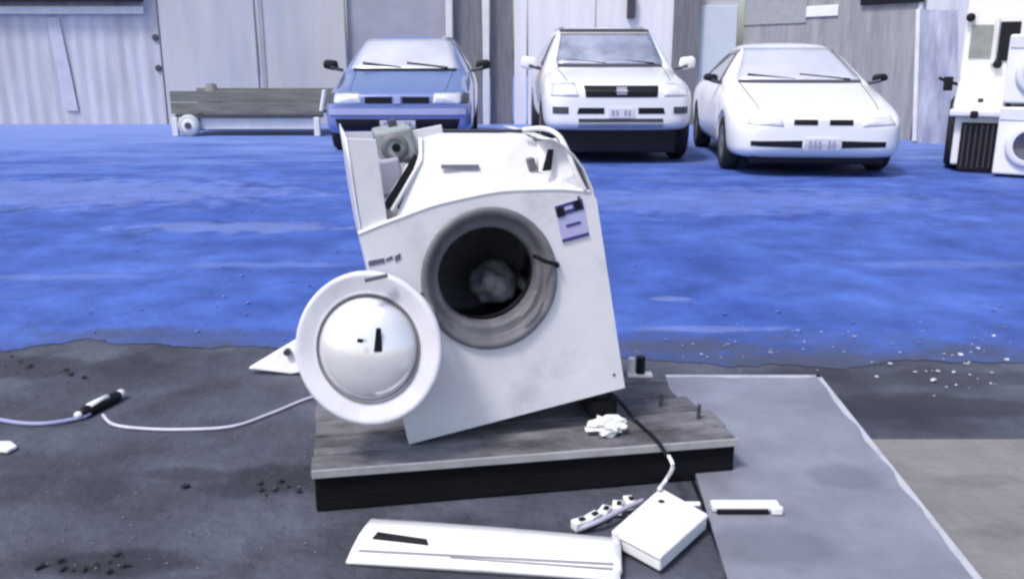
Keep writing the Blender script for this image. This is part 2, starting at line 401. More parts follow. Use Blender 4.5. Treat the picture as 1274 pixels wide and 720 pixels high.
# ------------------------------------------------------------ low flatbed trolley
t = thing('flatbed_trolley', 'low flatbed trolley with grey board side and white wheels, by the pale wall', 'trolley')
YT = 14.0
x0, x1 = at(211, 120, YT).x, at(402, 120, YT).x
zt, zm, zb = at(0, 113, YT).z, at(0, 142, YT).z, at(0, 158, YT).z
for k in range(2):
    z0 = zm + (zt - zm) * k / 2; obj('side_board', bx(x0, x1, YT, YT + .04, z0 + .006, z0 + (zt - zm) / 2 - .006), wood_gr, t, bevel=.006)
obj('deck', bx(x0 + .03, x1 - .03, YT + .05, YT + 1.2, zm, zm + .06), wood_gr, t)
obj('side_board', bx(x0, x1, YT + 1.21, YT + 1.25, zm, zt), wood_gr, t, bevel=.006)
obj('chassis_rail', bx(x0 + .06, x1 - .02, YT - .01, YT + .05, zm - .05, zm - .005), darkgrey, t)
obj('chassis_rail', bx(x0 + .42, x1 - .1, YT + .06, YT + .16, zb - .04, zm - .06), postw, t, bevel=.01)
for px, r_ in ((235, .17),):
    q = at(px, 155, YT - .03)
    wh = obj('wheel', lathe([(.05, -.05), (.11, -.05), (.12, -.04)], (q.x, YT - .02, r_), (0, 1, 0), 28), postw, t, True)
    obj('tyre', lathe([(.12, -.05), (.16, -.045), (r_, -.02), (r_, .05), (.1, .06)], (q.x, YT - .02, r_), (0, 1, 0), 28), mat('pale_tyre', (.45, .47, .5), .6), wh, True)
    obj('hub', lathe([(0, -.07), (.05, -.07), (.05, .02)], (q.x, YT - .02, r_), (0, 1, 0), 16), darkgrey, wh)
for px in (217, 394):
    q = at(px, 150, YT - .02)
    obj('leg', bx(q.x - .045, q.x + .045, YT - .04, YT + .04, 0.005, zm - .05), postw, t, bevel=.01)
    obj('leg', bx(q.x - .045, q.x + .045, YT + 1.15, YT + 1.2, 0.005, zm), darkgrey, t)
obj('tow_post', tube([at(400, 138, YT - .05), at(404, 112, YT - .05)], .035, seg=8), postw, t)
q = at(263, 110, YT + .5); q.z = zm + .06
tag(obj('scrap_lump', lathe([(0, 0), (.12, 0), (.14, .1), (.08, .38), (0, .40)], q, (0, 0, 1), 12), wallD, smooth=True), 'small grey lump standing on the flatbed trolley', 'scrap')

# ------------------------------------------------------------ cars
def body_mesh(stations, crown=.03):
    bm = bmesh.new(); rows = []
    for (y, zt, wt, zb, wb, ws, zs) in stations:
        half = [(wt * .5, zt + crown * .8), (wt * .9, zt + crown * .2), (wt, zt - .045), (wb - .015, zb), (wb, zb * .62 + zs * .38), (wb - .005, zb * .3 + zs * .7), (ws - .02, zs), (ws * .6, zs - .01)]
        row = [bm.verts.new((0, y, zt + crown))] + [bm.verts.new((x, y, z)) for x, z in half] + [bm.verts.new((0, y, zs - .01))] + [bm.verts.new((-x, y, z)) for x, z in half[::-1]]
        rows.append(row)
    n = len(rows[0])
    for i in range(len(rows) - 1):
        for k in range(n): bm.faces.new((rows[i][k], rows[i][(k + 1) % n], rows[i + 1][(k + 1) % n], rows[i + 1][k]))
    for row in (rows[0], rows[-1]):
        h = n // 2
        bm.faces.new((row[0], row[1], row[n - 1])); bm.faces.new((row[h], row[h - 1], row[h + 1]))
        for k in range(1, h - 1): bm.faces.new((row[k], row[k + 1], row[n - k - 1], row[n - k]))
    return bm
def subdiv_bvh(bm):
    bmesh.ops.recalc_face_normals(bm, faces=bm.faces)
    me = bpy.data.meshes.new('tmp'); bm.to_mesh(me); bm.free()
    o = bpy.data.objects.new('tmp', me); COL.objects.link(o)
    s = o.modifiers.new('s', 'SUBSURF'); s.levels = 3; s.render_levels = 3
    dg = bpy.context.evaluated_depsgraph_get(); dg.update()
    me2 = bpy.data.meshes.new_from_object(o.evaluated_get(dg))
    bpy.data.objects.remove(o)
    return me2
def cut_wells(me, wells, R_):
    o = bpy.data.objects.new('tmp', me); COL.objects.link(o)
    cuts = []
    for (x, y, z) in wells:
        b = lathe([(0, -.16), (R_, -.16), (R_, .3), (0, .3)], (x, y, z), (1 if x > 0 else -1, 0, 0), 32)
        bmesh.ops.recalc_face_normals(b, faces=b.faces)
        m2 = bpy.data.meshes.new('c'); b.to_mesh(m2); b.free()
        c_ = bpy.data.objects.new('c', m2); COL.objects.link(c_); cuts.append(c_)
        md = o.modifiers.new('b', 'BOOLEAN'); md.object = c_; md.operation = 'DIFFERENCE'; md.solver = 'EXACT'
    dg = bpy.context.evaluated_depsgraph_get(); dg.update()
    r = bpy.data.meshes.new_from_object(o.evaluated_get(dg))
    bpy.data.objects.remove(o)
    for c_ in cuts: bpy.data.objects.remove(c_)
    return r
class Skin:
    def __init__(s, me):
        b = bmesh.new(); b.from_mesh(me); s.b = BVHTree.FromBMesh(b); b.free()
    def patch(s, quad, axis='y', proud=.006, th=.02, nu=10, nv=6, side=1, bulge=0.0):
        """quad: 4 (a,z) corners BL, BR, TR, TL; cast on the skin along +y (front) or along x (side)"""
        bm = bmesh.new(); g = []
        for j in range(nv + 1):
            row = []
            for i in range(nu + 1):
                u, v = i / nu, j / nv
                a = (1 - u) * (1 - v) * quad[0][0] + u * (1 - v) * quad[1][0] + u * v * quad[2][0] + (1 - u) * v * quad[3][0]
                z = (1 - u) * (1 - v) * quad[0][1] + u * (1 - v) * quad[1][1] + u * v * quad[2][1] + (1 - u) * v * quad[3][1]
                if axis == 'y': o, d = Vector((a, -3, z)), Vector((0, 1, 0))
                else: o, d = Vector((3 * side, a, z)), Vector((-side, 0, 0))
                h, n, _, _ = s.b.ray_cast(o, d)
                if h is None: h, n, _, _ = s.b.find_nearest(Vector((a, .1, z)) if axis == 'y' else Vector((side * .9, a, z)))
                if n.dot(d) > 0: n = -n
                e = bulge * math.sin(u * math.pi) * math.sin(v * math.pi)
                row.append((bm.verts.new(h + n * (proud + e)), bm.verts.new(h - n * th)))
            g.append(row)
        for j in range(nv):
            for i in range(nu):
                bm.faces.new((g[j][i][0], g[j][i + 1][0], g[j + 1][i + 1][0], g[j + 1][i][0]))
                bm.faces.new((g[j][i][1], g[j + 1][i][1], g[j + 1][i + 1][1], g[j][i + 1][1]))
        per = [(0, i) for i in range(nu)] + [(j, nu) for j in range(nv)] + [(nv, i) for i in range(nu, 0, -1)] + [(j, 0) for j in range(nv, 0, -1)]
        for k in range(len(per)):
            a_, b_ = per[k], per[(k + 1) % len(per)]
            bm.faces.new((g[a_[0]][a_[1]][0], g[a_[0]][a_[1]][1], g[b_[0]][b_[1]][1], g[b_[0]][b_[1]][0]))
        return bm
def wheel(t, x, y, r, wd=.2, rim_r=.62, rm=None, steer=0):
    s = 1 if x > 0 else -1
    ax = Vector((s * math.cos(steer), math.sin(steer), 0))
    wh = obj('wheel', lathe([(0, -.02), (r * .2, -.015), (r * .3, -.05), (r * .5, -.045), (r * rim_r, -.0), (r * rim_r, -wd)], (x, y, r), ax, 30), rm or rimm, t, True)
    obj('tyre', lathe([(r * rim_r, -.01), (r * .72, .005), (r * .92, 0), (r, -.03), (r, -wd + .03), (r * .9, -wd), (r * rim_r, -wd)], (x, y, r), ax, 36), tyre, wh, True)
def plate(t, sk, x, z, wd, hh, chars):
    p = obj('number_plate', sk.patch([(x - wd / 2, z - hh / 2), (x + wd / 2, z - hh / 2), (x + wd / 2, z + hh / 2), (x - wd / 2, z + hh / 2)], proud=.012, nu=4, nv=2), platem, t)
    n = chars; cw = wd * .8 / n
    for k in range(n):
        if k == n // 2: continue
        cx = x - wd * .4 + cw * (k + .5)
        obj('plate_mark', sk.patch([(cx - cw * .3, z - hh * .28), (cx + cw * .3, z - hh * .28), (cx + cw * .3, z + hh * .28), (cx - cw * .3, z + hh * .28)], proud=.015, th=-.011, nu=1, nv=1), mat('faded_print', (.30, .30, .36), .6), p)
def mirror(t, x, y, z, m, sx=.09, sz=.065):
    s = 1 if x > 0 else -1
    b = prism([(x + s * sx, y, z - sz * .55), (x + s * sx * .95, y, z + sz * .7), (x + s * sx * .5, y, z + sz), (x - s * sx * .8, y, z + sz * .8), (x - s * sx, y, z - sz * .6), (x - s * sx * .3, y, z - sz)], (0, .10, 0))
    o = obj('mirror', b, m, t, True, bevel=.025)
    obj('mirror_arm', tube([(x, y, z - .03), (x - s * .16, y + .04, z - .07)], .022, seg=8), darkgrey, o)

def car_base(name, label, px, py, yaw, scl, stations, crown, wheels_y, wr, wxh, paint, wells_r):
    p = G(px, py)
    t = thing(name, label, 'car', (p.x, p.y, 0.004), (0, 0, yaw), 'cars parked along the rear wall')
    t.scale = (scl, scl, scl)
    me = subdiv_bvh(body_mesh(stations, crown))
    sk = Skin(me)
    me = cut_wells(me, [(s * (wxh - .05), y, wr) for s in (1, -1) for y in wheels_y], wells_r)
    me.name = 'body'; me.materials.clear(); me.materials.append(paint)
    for q in me.polygons: q.use_smooth = True
    bo = bpy.data.objects.new('body', me); COL.objects.link(bo); bo.parent = t
    hh = {'hatchback_car': (.60, .955, .73), 'offroad_car': (.66, 1.115, .97), 'saloon_car': (.66, .945, .70)}[name]
    for s in (1, -1):
        obj('bonnet_seam', sk.patch([(s * hh[0] * .93, hh[2]), (s * (hh[0] * .93 + .008), hh[2]), (s * (hh[0] + .03), hh[1]), (s * (hh[0] + .02), hh[1])], proud=.0015, nu=1, nv=12), darkgrey, t)
    for y in wheels_y:
        for s in (1, -1): wheel(t, s * (wxh - .015), y, wr)
    # inner arches and floor pan, low and black to put in shade below
    obj('underbody_shade', bx(-wxh + .23, wxh - .23, .16, stations[-1][0] - .3, .13, .5), black, t, bevel=.03)
    return t, sk

# blue hatchback
st = [(0.0, .66, .66, .60, .74, .72, .40), (.04, .70, .74, .62, .84, .84, .26), (.22, .76, .76, .67, .89, .88, .22), (.6, .84, .78, .74, .90, .88, .22), (.98, .93, .78, .83, .90, .88, .22),
      (1.08, .97, .76, .86, .90, .88, .22), (1.5, 1.24, .68, .88, .90, .88, .22), (1.85, 1.385, .61, .90, .90, .88, .22), (2.3, 1.41, .61, .91, .90, .88, .22), (3.1, 1.39, .60, .92, .90, .88, .22), (3.5, 1.28, .60, .92, .88, .86, .24), (3.85, .95, .64, .86, .84, .80, .30), (3.95, .7, .64, .6, .78, .74, .36)]
t, sk = car_base('hatchback_car', 'small medium-blue hatchback with dark door mirrors, leftmost parked car', 496, 193, R(1), 1.06, st, .03, (.72, 3.15), .29, .89, carblue, .34)
P = lambda *a, **k: sk.patch(*a, **k)
obj('windscreen', P([(-.70, .985), (.70, .985), (.56, 1.365), (-.56, 1.365)], nu=14, nv=10), cargl, t, True)
for s in (1, -1):
    obj('side_window', P([(1.45, .98), (3.3, .98), (3.1, 1.32), (1.95, 1.33)], 'x', side=s, nu=14), cargl2, t, True)
    obj('headlight', P([(s * .42, .60), (s * .74, .59), (s * .76, .72), (s * .44, .715)], bulge=.012), lampgl, t, True)
    obj('indicator', P([(s * .75, .60), (s * .84, .60), (s * .84, .70), (s * .77, .715)]), darkgrey, t)
    mirror(t, s * 1.0, 1.32, 1.03, black, .10, .07)
    obj('wiper', tube([(s * .05 + .2, 1.02, .985), (s * .05 - .35 + .1, 1.14, 1.05)], .012, seg=6) if False else tube([Vector((-.05 if s < 0 else .55, 1.06, 1.0)), Vector((-.55 if s < 0 else .02, 1.14, 1.06))], .014, seg=6), black, t)
    obj('grille', P([(s * .06, .60), (s * .38, .60), (s * .38, .675), (s * .06, .675)], proud=.004), black, t)
obj('cowl', P([(-.66, .955), (.66, .955), (.66, .985), (-.66, .985)], nu=12, nv=2), black, t)
obj('badge', P([(-.04, .60), (.04, .60), (.04, .685), (-.04, .685)], proud=.012), blue_trim, t)
obj('bumper_strip', P([(-.80, .47), (.80, .47), (.80, .54), (-.80, .54)], proud=.02, nu=20), blue_trim, t)
obj('lower_intake', P([(-.7, .28), (.7, .28), (.74, .42), (-.74, .42)], proud=.004, nu=20), black, t)
plate(t, sk, 0, .36, .42, .09, 7)

# white off-roader
st = [(0.0, .84, .56, .78, .62, .60, .50), (.07, .90, .70, .82, .80, .80, .42), (.30, .97, .79, .88, .91, .90, .38), (.7, 1.04, .82, .93, .92, .90, .38), (1.15, 1.10, .82, 1.0, .92, .90, .38),
      (1.25, 1.14, .80, 1.02, .92, .90, .38), (1.6, 1.42, .72, 1.04, .92, .90, .38), (1.85, 1.60, .66, 1.05, .92, .90, .38), (2.3, 1.635, .67, 1.05, .92, .90, .38), (3.9, 1.62, .66, 1.05, .92, .90, .38), (4.25, 1.5, .66, 1.05, .90, .88, .40), (4.4, 1.0, .66, .9, .86, .84, .42)]
t, sk = car_base('offroad_car', 'tall white off-roader with black grille and roof rails, middle parked car', 771, 206, R(1), .96, st, .025, (.82, 3.4), .37, .93, carwhite, .43)
P = lambda *a, **k: sk.patch(*a, **k)
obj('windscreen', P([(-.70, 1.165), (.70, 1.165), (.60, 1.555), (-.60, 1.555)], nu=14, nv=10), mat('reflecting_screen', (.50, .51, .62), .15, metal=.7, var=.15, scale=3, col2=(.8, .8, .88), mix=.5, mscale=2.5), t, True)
for s in (1, -1):
    obj('side_window', P([(1.6, 1.14), (3.9, 1.14), (3.8, 1.52), (1.95, 1.53)], 'x', side=s, nu=14), cargl2, t, True)
    obj('headlight', P([(s * .50, .80), (s * .82, .80), (s * .80, .94), (s * .54, .95)], bulge=.015), lampdim, t, True)
    obj('fog_light', P([(s * .62, .60), (s * .80, .60), (s * .80, .68), (s * .62, .68)]), darkgrey, t)
    mirror(t, s * 1.04, 1.35, 1.17, carwhite, .11, .09)
    obj('roof_rail', tube([(s * .55, 2.1, 1.625), (s * .55, 2.2, 1.64), (s * .55, 3.7, 1.64), (s * .55, 3.8, 1.62)], .016, seg=8), rimm, t)
    obj('intake', P([(s * .2, .60), (s * .52, .60), (s * .50, .67), (s * .2, .67)], proud=.004), black, t)
    obj('wiper', tube([Vector((-.05 if s < 0 else .58, 1.24, 1.17)), Vector((-.55 if s < 0 else .02, 1.33, 1.215))], .014, seg=6), black, t)
obj('cowl', P([(-.68, 1.12), (.68, 1.12), (.68, 1.16), (-.68, 1.16)], nu=12, nv=2), darkgrey, t)
obj('visor', P([(-.60, 1.57), (.60, 1.57), (.60, 1.60), (-.60, 1.60)], nu=12, nv=2, proud=.02), darkgrey, t)
g = obj('grille', P([(-.42, .79), (.42, .79), (.44, .92), (-.44, .92)], proud=.004, nu=14), black, t)
obj('badge', P([(-.06, .82), (.06, .82), (.06, .90), (-.06, .90)], proud=.014), rimm, g)
obj('skid_bar', P([(-.5, .45), (.5, .45), (.5, .49), (-.5, .49)], proud=.02, nu=14, nv=2), rimm, t)
obj('intake', P([(-.5, .50), (.5, .50), (.5, .545), (-.5, .545)], proud=.004, nu=14, nv=2), darkgrey, t)
plate(t, sk, .0, .61, .30, .11, 5)
for s in (-1, 1):     # rear-view mirror and headrests glimpsed as darker shapes on the screen
    pass

# white saloon
st = [(0.0, .58, .50, .52, .58, .56, .34), (.07, .63, .66, .57, .78, .77, .22), (.34, .73, .78, .64, .92, .90, .18), (.8, .84, .82, .74, .93, .90, .18), (1.2, .93, .82, .83, .93, .90, .18),
      (1.3, .97, .80, .85, .93, .90, .18), (1.8, 1.23, .68, .87, .93, .90, .18), (2.15, 1.37, .58, .88, .93, .90, .18), (2.6, 1.40, .57, .89, .93, .90, .18), (3.2, 1.36, .56, .90, .93, .90, .18), (3.7, 1.10, .64, .90, .92, .90, .18), (4.2, 1.0, .70, .86, .90, .88, .22), (4.4, .8, .68, .7, .84, .80, .3)]
t, sk = car_base('saloon_car', 'rounded white saloon with a thin low black intake, nearest the truck', 1019, 223, R(-5), .965, st, .03, (.88, 3.45), .30, .93, carwhite, .355)
P = lambda *a, **k: sk.patch(*a, **k)
obj('windscreen', P([(-.72, .985), (.72, .985), (.52, 1.35), (-.52, 1.35)], nu=14, nv=10), cargl, t, True)
for s in (1, -1):
    obj('side_window', P([(1.72, .96), (3.6, .96), (3.1, 1.32), (2.15, 1.33)], 'x', side=s, nu=14), cargl2, t, True)
    obj('headlight', P([(s * .40, .54), (s * .76, .555), (s * .72, .64), (s * .42, .62)], bulge=.012), lampdim, t, True)
    mirror(t, s * (1.02 if s > 0 else .97), 1.6, 1.0, black, .09, .05)
    obj('grille', P([(s * .06, .555), (s * .30, .555), (s * .30, .61), (s * .06, .61)], proud=.004, nv=2), black, t)
    obj('wiper', tube([Vector((-.05 if s < 0 else .58, 1.28, .99)), Vector((-.58 if s < 0 else .02, 1.38, 1.045))], .014, seg=6), black, t)
    obj('intake', P([(s * .20, .32), (s * .66, .33), (s * .66, .385), (s * .20, .395)], proud=.004, nv=2), black, t)
    obj('door_seam', P([(1.5, .25), (1.51, .25), (1.51, .9), (1.5, .9)], 'x', side=s, nu=1, proud=.002), darkgrey, t)
obj('fog_light', P([(-.72, .335), (-.64, .335), (-.64, .385), (-.72, .385)]), black, t)
obj('cowl', P([(-.70, .95), (.70, .95), (.70, .98), (-.70, .98)], nu=12, nv=2), darkgrey, t)
plate(t, sk, .0, .36, .36, .12, 6)

# ------------------------------------------------------------ white truck and stacked machines at the right edge
YR = 9.6
def X(px, Y=YR): return at(px, 150, Y).x
def Z(py, Y=YR): return at(637, py, Y).z
t = thing('truck', 'old white truck with a black radiator opening, cut by the right edge of the picture', 'truck')
YAWT = R(-26); TP = Vector((X(1184), YR, 0))
t.location = TP; t.rotation_euler = (0, 0, YAWT)
TM = Matrix.Rotation(YAWT, 3, 'Z')
def TL(px, py, yl):
    """ray through a picture point met with the truck's own plane local y = yl, in truck coordinates"""
    d = ray(px, py); n = TM @ Vector((0, 1, 0)); k = (TP + n * yl - CP).dot(n) / d.dot(n)
    return TM.transposed() @ (CP + d * k - TP)
def tb(name, px0, px1, py0, py1, y0, y1, m, par=None, bev=.02):
    c = (py0 + py1) / 2; xa, xb = TL(px0, c, y0).x, TL(px1, c, y0).x; xm = (px0 + px1) / 2
    return obj(name, bx(xa, xb, y0, y1, TL(xm, py1, y0).z, TL(xm, py0, y0).z), m, par or t, bevel=bev)
gr = tb('grille_surround', 1185, 1250, 146, 206, .03, .3, carwhite)
tb('radiator', 1193, 1238, 153, 212, -.01, .02, black, gr, .006)
for k in range(6):
    xx = 1197 + k * 7; tb('grille_bar', xx, xx + 1.6, 156, 209, -.035, -.012, darkgrey, gr, 0)
x0, x1 = TL(1187, 120, .05).x, TL(1300, 120, .05).x
zz_ = lambda py, y=.05: TL(1215, py, y).z
obj('bonnet', prism([(x0, .04, zz_(147)), (x0, .04, zz_(128)), (x0 + .03, .5, zz_(98, .5)), (x0 + .03, 1.0, zz_(94, 1.0)), (x0 + .03, 1.0, zz_(147))], (x1 - x0, 0, 0)), carwhite, t, bevel=.05)
tb('bumper', 1181, 1262, 137, 146, -.08, .03, postw)
tb('headlight', 1207, 1217, 138, 148, -.12, -.082, black)
cab = tb('cab', 1200, 1330, -60, 118, 1.0, 2.3, carwhite, bev=.08)
tb('windscreen', 1207, 1234, 31, 72, .98, .996, olive, cab, .004)
tb('windscreen', 1243, 1268, 27, 76, .98, .996, black, cab, .004)
tb('windscreen_post', 1235.5, 1241.5, 22, 80, .95, .997, postw, cab, .01)
tb('scuttle_vent', 1208, 1230, 113, 117, .36, .42, darkgrey)
tb('bonnet_catch', 1216, 1224, 122, 128, .05, .09, darkgrey)
for a in ((1208, 22), (1241, 80)):
    q = TL(*a, .97); obj('lamp', lathe([(0, -.05), (.045, -.04), (.05, 0), (.03, .03)], q, (0, 1, 0), 12), black, cab)
mq = TL(1180, 102, .9)
ar = obj('mirror_arm', tube([TL(1168, 97, .9), mq, TL(1203, 108, 1.1)], .018, seg=8), black, t)
obj('mirror', bx(mq.x - .05, mq.x + .05, mq.y - .02, mq.y + .02, mq.z - .1, mq.z + .06), black, ar, bevel=.01)
for yl in (.45, 2.3):
    w_ = obj('wheel', lathe([(0, -.02), (.09, -.02), (.12, -.05), (.2, 0), (.2, -.1)], (x0 - .02, yl, .36), (-1, 0, 0), 24), postw, t, True)
    obj('tyre', lathe([(.2, 0), (.3, .01), (.36, -.03), (.36, -.2), (.2, -.22)], (x0 - .02, yl, .36), (-1, 0, 0), 30), tyre, w_, True)
obj('chassis', bx(x0 + .22, x1, .32, 2.3, .35, zz_(150)), black, t)

def small_washer(label, Y, px, z0, H, yaw, grp):
    q = at(px, 150, Y)
    t = thing('front_loader', label, 'washing machine', (q.x, Y, z0), (0, 0, yaw), grp)
    W = .62
    obj('cabinet', bx(-W / 2, W / 2, 0, .55, 0.03, H), carwhite, t, bevel=.02)
    obj('control_strip', bx(-W / 2 + .01, W / 2 - .01, -.012, -.002, H - .13, H - .015), postw, t, bevel=.005)
    d = obj('door', lathe([(.15, -.045), (.2, -.05), (.225, -.03), (.225, -.003)], (0, 0, H * .47), (0, 1, 0), 36), postw, t, True)
    obj('door_glass', lathe([(0, -.02), (.1, -.03), (.15, -.045)], (0, 0, H * .47), (0, 1, 0), 36), cargl2, d, True)
    obj('dial', lathe([(0, -.05), (.035, -.05), (.04, -.013)], (.12, 0, H - .07), (0, 1, 0), 16), darkgrey, t, True)
    for sx in (-1, 1): obj('foot', lathe([(0, 0), (.03, 0), (.03, .03)], (sx * .25, .06, 0), (0, 0, 1), 12), black, t)
    return t
g_ = 'white front-loaders stacked at the right edge'
small_washer('lower white front-loader of the stack at the right edge, standing on the ground', 9.0, 1286, .004, .71, R(-34), g_)
small_washer('upper white front-loader of the stack at the right edge', 9.0, 1287, .72, .70, R(-28), g_)

# ------------------------------------------------------------ timber platform under the washing machine
t = thing('timber_platform', 'low grey timber platform with black front beam, carrying the tilted washing machine', 'platform', (-.537, 2.165, 0), (0, 0, R(9.9)))
PL, PD = 1.215, .62
yy = 0
for k, dpt in enumerate((.10, .13, .12, .14, .12)):
    a = random.uniform(-.006, .006)
    obj('top_board', bx(a, PL + a * 2 - (0, .0, .03, .05, .045)[k], yy + .003, yy + dpt - .003, .112, .13 + random.uniform(-.002, .001)), wood_top, t, bevel=.004)
    yy += dpt
obj('beam', bx(.006, PL - .006, .012, .09, .003, .111), wood_dk, t, bevel=.004)
obj('beam', bx(.01, PL - .03, .27, .35, .003, .111), wood_dk, t, bevel=.004)
obj('beam', bx(.01, PL - .05, .51, .59, .003, .111), wood_dk, t, bevel=.004)
obj('lit_edge', bx(.0, PL - .002, -.004, .0025, .108, .1315), mat('lit_edge_grey', (.33, .33, .35), .7, var=.2, scale=12), t, bevel=.002)  # lit front edge of the deck, painted as a paler strip

# ------------------------------------------------------------ the washing machine
MT = Vector((-.294, 2.326, .134)); 
wm = thing('washing_machine', 'stripped white washing machine tilted on the timber platform, its porthole door hanging open', 'washing machine', MT, (0, R(-10.27) * -1 if False else 0, 0))
YAWM, ROLLM = R(12.7), R(-10.27)
RM = Matrix.Rotation(YAWM, 3, 'Z') @ Matrix.Rotation(ROLLM, 3, 'Y')
wm.rotation_euler = RM.to_euler()
RI = RM.transposed()
def loc(px, py, n=0.0):
    d = ray(px, py); N = RM @ Vector((0, 1, 0)); O = MT + N * n
    k = (O - CP).dot(N) / d.dot(N)
    return RI @ (CP + d * k - MT)
W, HP, DP = .656, .608, .50
# side, back and base sheets
def profile_sheet(prof, y0, y1, th, ny=10, wob=.0):
    """prof: (x,z) polyline extruded along y with thickness th"""
    bm = bmesh.new(); G_ = []
    n = len(prof)
    for j in range(ny + 1):
        y = y0 + (y1 - y0) * j / ny; row = []
        for i in range(n):
            a = Vector(prof[max(i - 1, 0)]); b = Vector(prof[min(i + 1, n - 1)]); d = (b - a).normalized(); nn = Vector((-d.y, d.x))
            p = Vector(prof[i]); wv = wob * noise.noise(Vector((p.x * 5, y * 6, p.y * 5)))
            row.append((bm.verts.new((p.x + nn.x * wv, y, p.y + nn.y * wv)), bm.verts.new((p.x + nn.x * (th + wv), y, p.y + nn.y * (th + wv)))))
        G_.append(row)
    for j in range(ny):
        for i in range(n - 1):
            for s in (0, 1): bm.faces.new((G_[j][i][s], G_[j][i + 1][s], G_[j + 1][i + 1][s], G_[j + 1][i][s]))
    for j in range(ny):
        for i in (0, n - 1): bm.faces.new((G_[j][i][0], G_[j][i][1], G_[j + 1][i][1], G_[j + 1][i][0]))
    for i in range(n - 1):
        for j in (0, ny): bm.faces.new((G_[j][i][0], G_[j][i][1], G_[j][i + 1][1], G_[j][i + 1][0]))
    return bm
lp = [(0, .0), (0, .2), (0, .4), (0.0, .6), (.006, .7), (.014, .8), (.02, .877)]
o = obj('side_panel', profile_sheet(lp, .004, DP, -.004, wob=.004), white, wm, True)
# folded front return of the left panel
a, b, c_, d_ = (.006, .006, .60), (.075, .010, .60), (.096, .012, .856), (.022, .006, .875)
obj('side_return', prism([a, b, c_, d_], (0, .006, 0)), white, wm, bevel=.002)
rp = [(W, 0), (W, .2), (W, .4), (W, .55), (W - .004, .608), (W - .022, .668), (W - .045, .71), (W - .068, .742), (W - .095, .764), (W - .125, .772)]
o = obj('side_panel', profile_sheet(rp, .004, DP, .004, wob=.004), white, wm, True)
obj('back_panel', prism([(0.006, DP, 0), (W - .006, DP, 0), (W - .01, DP, .60), (W - .07, DP, .745), (W - .14, DP, .748), (.30, DP, .80), (.025, DP, .85)], (0, .004, 0)), white, wm)
obj('base', bx(.006, W - .006, .006, DP - .006, .0, .006), white, wm)
# front panel with round opening
HC = (.319, .421); HRX, HRZ = .184, .202
def plate_hole(outer, hc, rx, rz, y, th, n=64):
    bm = bmesh.new(); f = []; 
    def out(a):
        d = Vector((math.cos(a), math.sin(a))); best = 9
        m = len(outer)
        for i in range(m):
            p = Vector(outer[i]) - Vector(hc); q = Vector(outer[(i + 1) % m]) - Vector(hc); e = q - p
            den = d.x * e.y - d.y * e.x
            if abs(den) < 1e-9: continue
            t_ = (p.x * e.y - p.y * e.x) / den; s_ = (p.x * d.y - p.y * d.x) / den
            if t_ > 0 and -1e-6 <= s_ <= 1 + 1e-6: best = min(best, t_)
        return Vector(hc) + d * best
    angs = sorted([2 * math.pi * k / n for k in range(n)] + [math.atan2(p[1] - hc[1], p[0] - hc[0]) % (2 * math.pi) for p in outer])
    rings = []
    for a in angs:
        i_ = Vector((hc[0] + rx * math.cos(a), hc[1] + rz * math.sin(a))); o_ = out(a)
        lip = Vector((hc[0] + (rx - .004) * math.cos(a), hc[1] + (rz - .004) * math.sin(a)))
        rings.append([bm.verts.new((lip.x, y + .02, lip.y)), bm.verts.new((i_.x, y, i_.y)), bm.verts.new((o_.x, y, o_.y)), bm.verts.new((o_.x, y + th, o_.y))])
    m = len(angs)
    for k in range(m):
        A_, B_ = rings[k], rings[(k + 1) % m]
        for j in range(3): bm.faces.new((A_[j], A_[j + 1], B_[j + 1], B_[j]))
    return bm
LIP = [(446, 291), (470, 281), (500, 270), (535, 257), (575, 247), (620, 238.5), (665, 236), (705, 236), (734, 239)]
outer = [(.0, .0), (W, .0), (W, HP - .03)] + [(min(W - .004, loc(a, b_).x), loc(a, b_).z) for a, b_ in LIP[::-1]]
outer[-1] = (0.001, outer[-1][1])
fp = obj('front_panel', plate_hole(outer, HC, HRX, HRZ, 0, .02), white, wm)
obj('folded_lip', tube([loc(a, b_, .003) for a, b_ in LIP], .006, seg=8, smooth_pts=4), white_pl, wm, True)
# rubber seal and drum (depth direction is +y local)
sc = (HC[0] - .006, .015, HC[1] + .008)
seal = lathe([(.192, -.004), (.186, -.012), (.172, -.006), (.165, .012), (.160, .03), (.150, .022), (.141, .03), (.136, .06), (.140, .10)], (HC[0], 0, HC[1]), (0, 1, 0), 56)
for v in seal.verts:
    v.co.z = HC[1] + (v.co.z - HC[1]) * (1.06 if abs((Vector((v.co.x, v.co.z)) - Vector(HC)).length) > .155 else 1.0)
    v.co += Vector((1, 0, 1)) * 0
    ang = math.atan2(v.co.z - HC[1], v.co.x - HC[0])
    v.co.y += .006 * noise.noise(Vector((math.cos(ang) * 2, math.sin(ang) * 2, 1)))
sl_ = obj('door_seal', seal, rubber, wm, True)
obj('seal_clip', tube([loc(664, 318, -.02), loc(678, 325, -.02), loc(694, 329, -.012)], .006, seg=8), black, wm)
obj('seal_fold', tube([loc(648, 395, -.012), loc(660, 380, -.015), loc(668, 362, -.012)], .006, seg=8, smooth_pts=4), rubber, sl_, True)
dr = obj('drum', lathe([(.139, .07), (.142, .10), (.22, .12), (.22, .40), (.20, .41), (.08, .42), (0, .42)], (HC[0] - .003, 0, HC[1] + .01), (0, 1, 0), 48), drumm, wm, True)
for k in range(3):
    a_ = R(200 + 120 * k); cx, cz = HC[0] + math.cos(a_) * .185, HC[1] + .01 + math.sin(a_) * .185
    b = bmesh.new(); box(b, (cx, .26, cz), (.07, .24, .03), Matrix.Rotation(-a_, 3, 'Y')); obj('drum_paddle', b, steel, dr, bevel=.012)
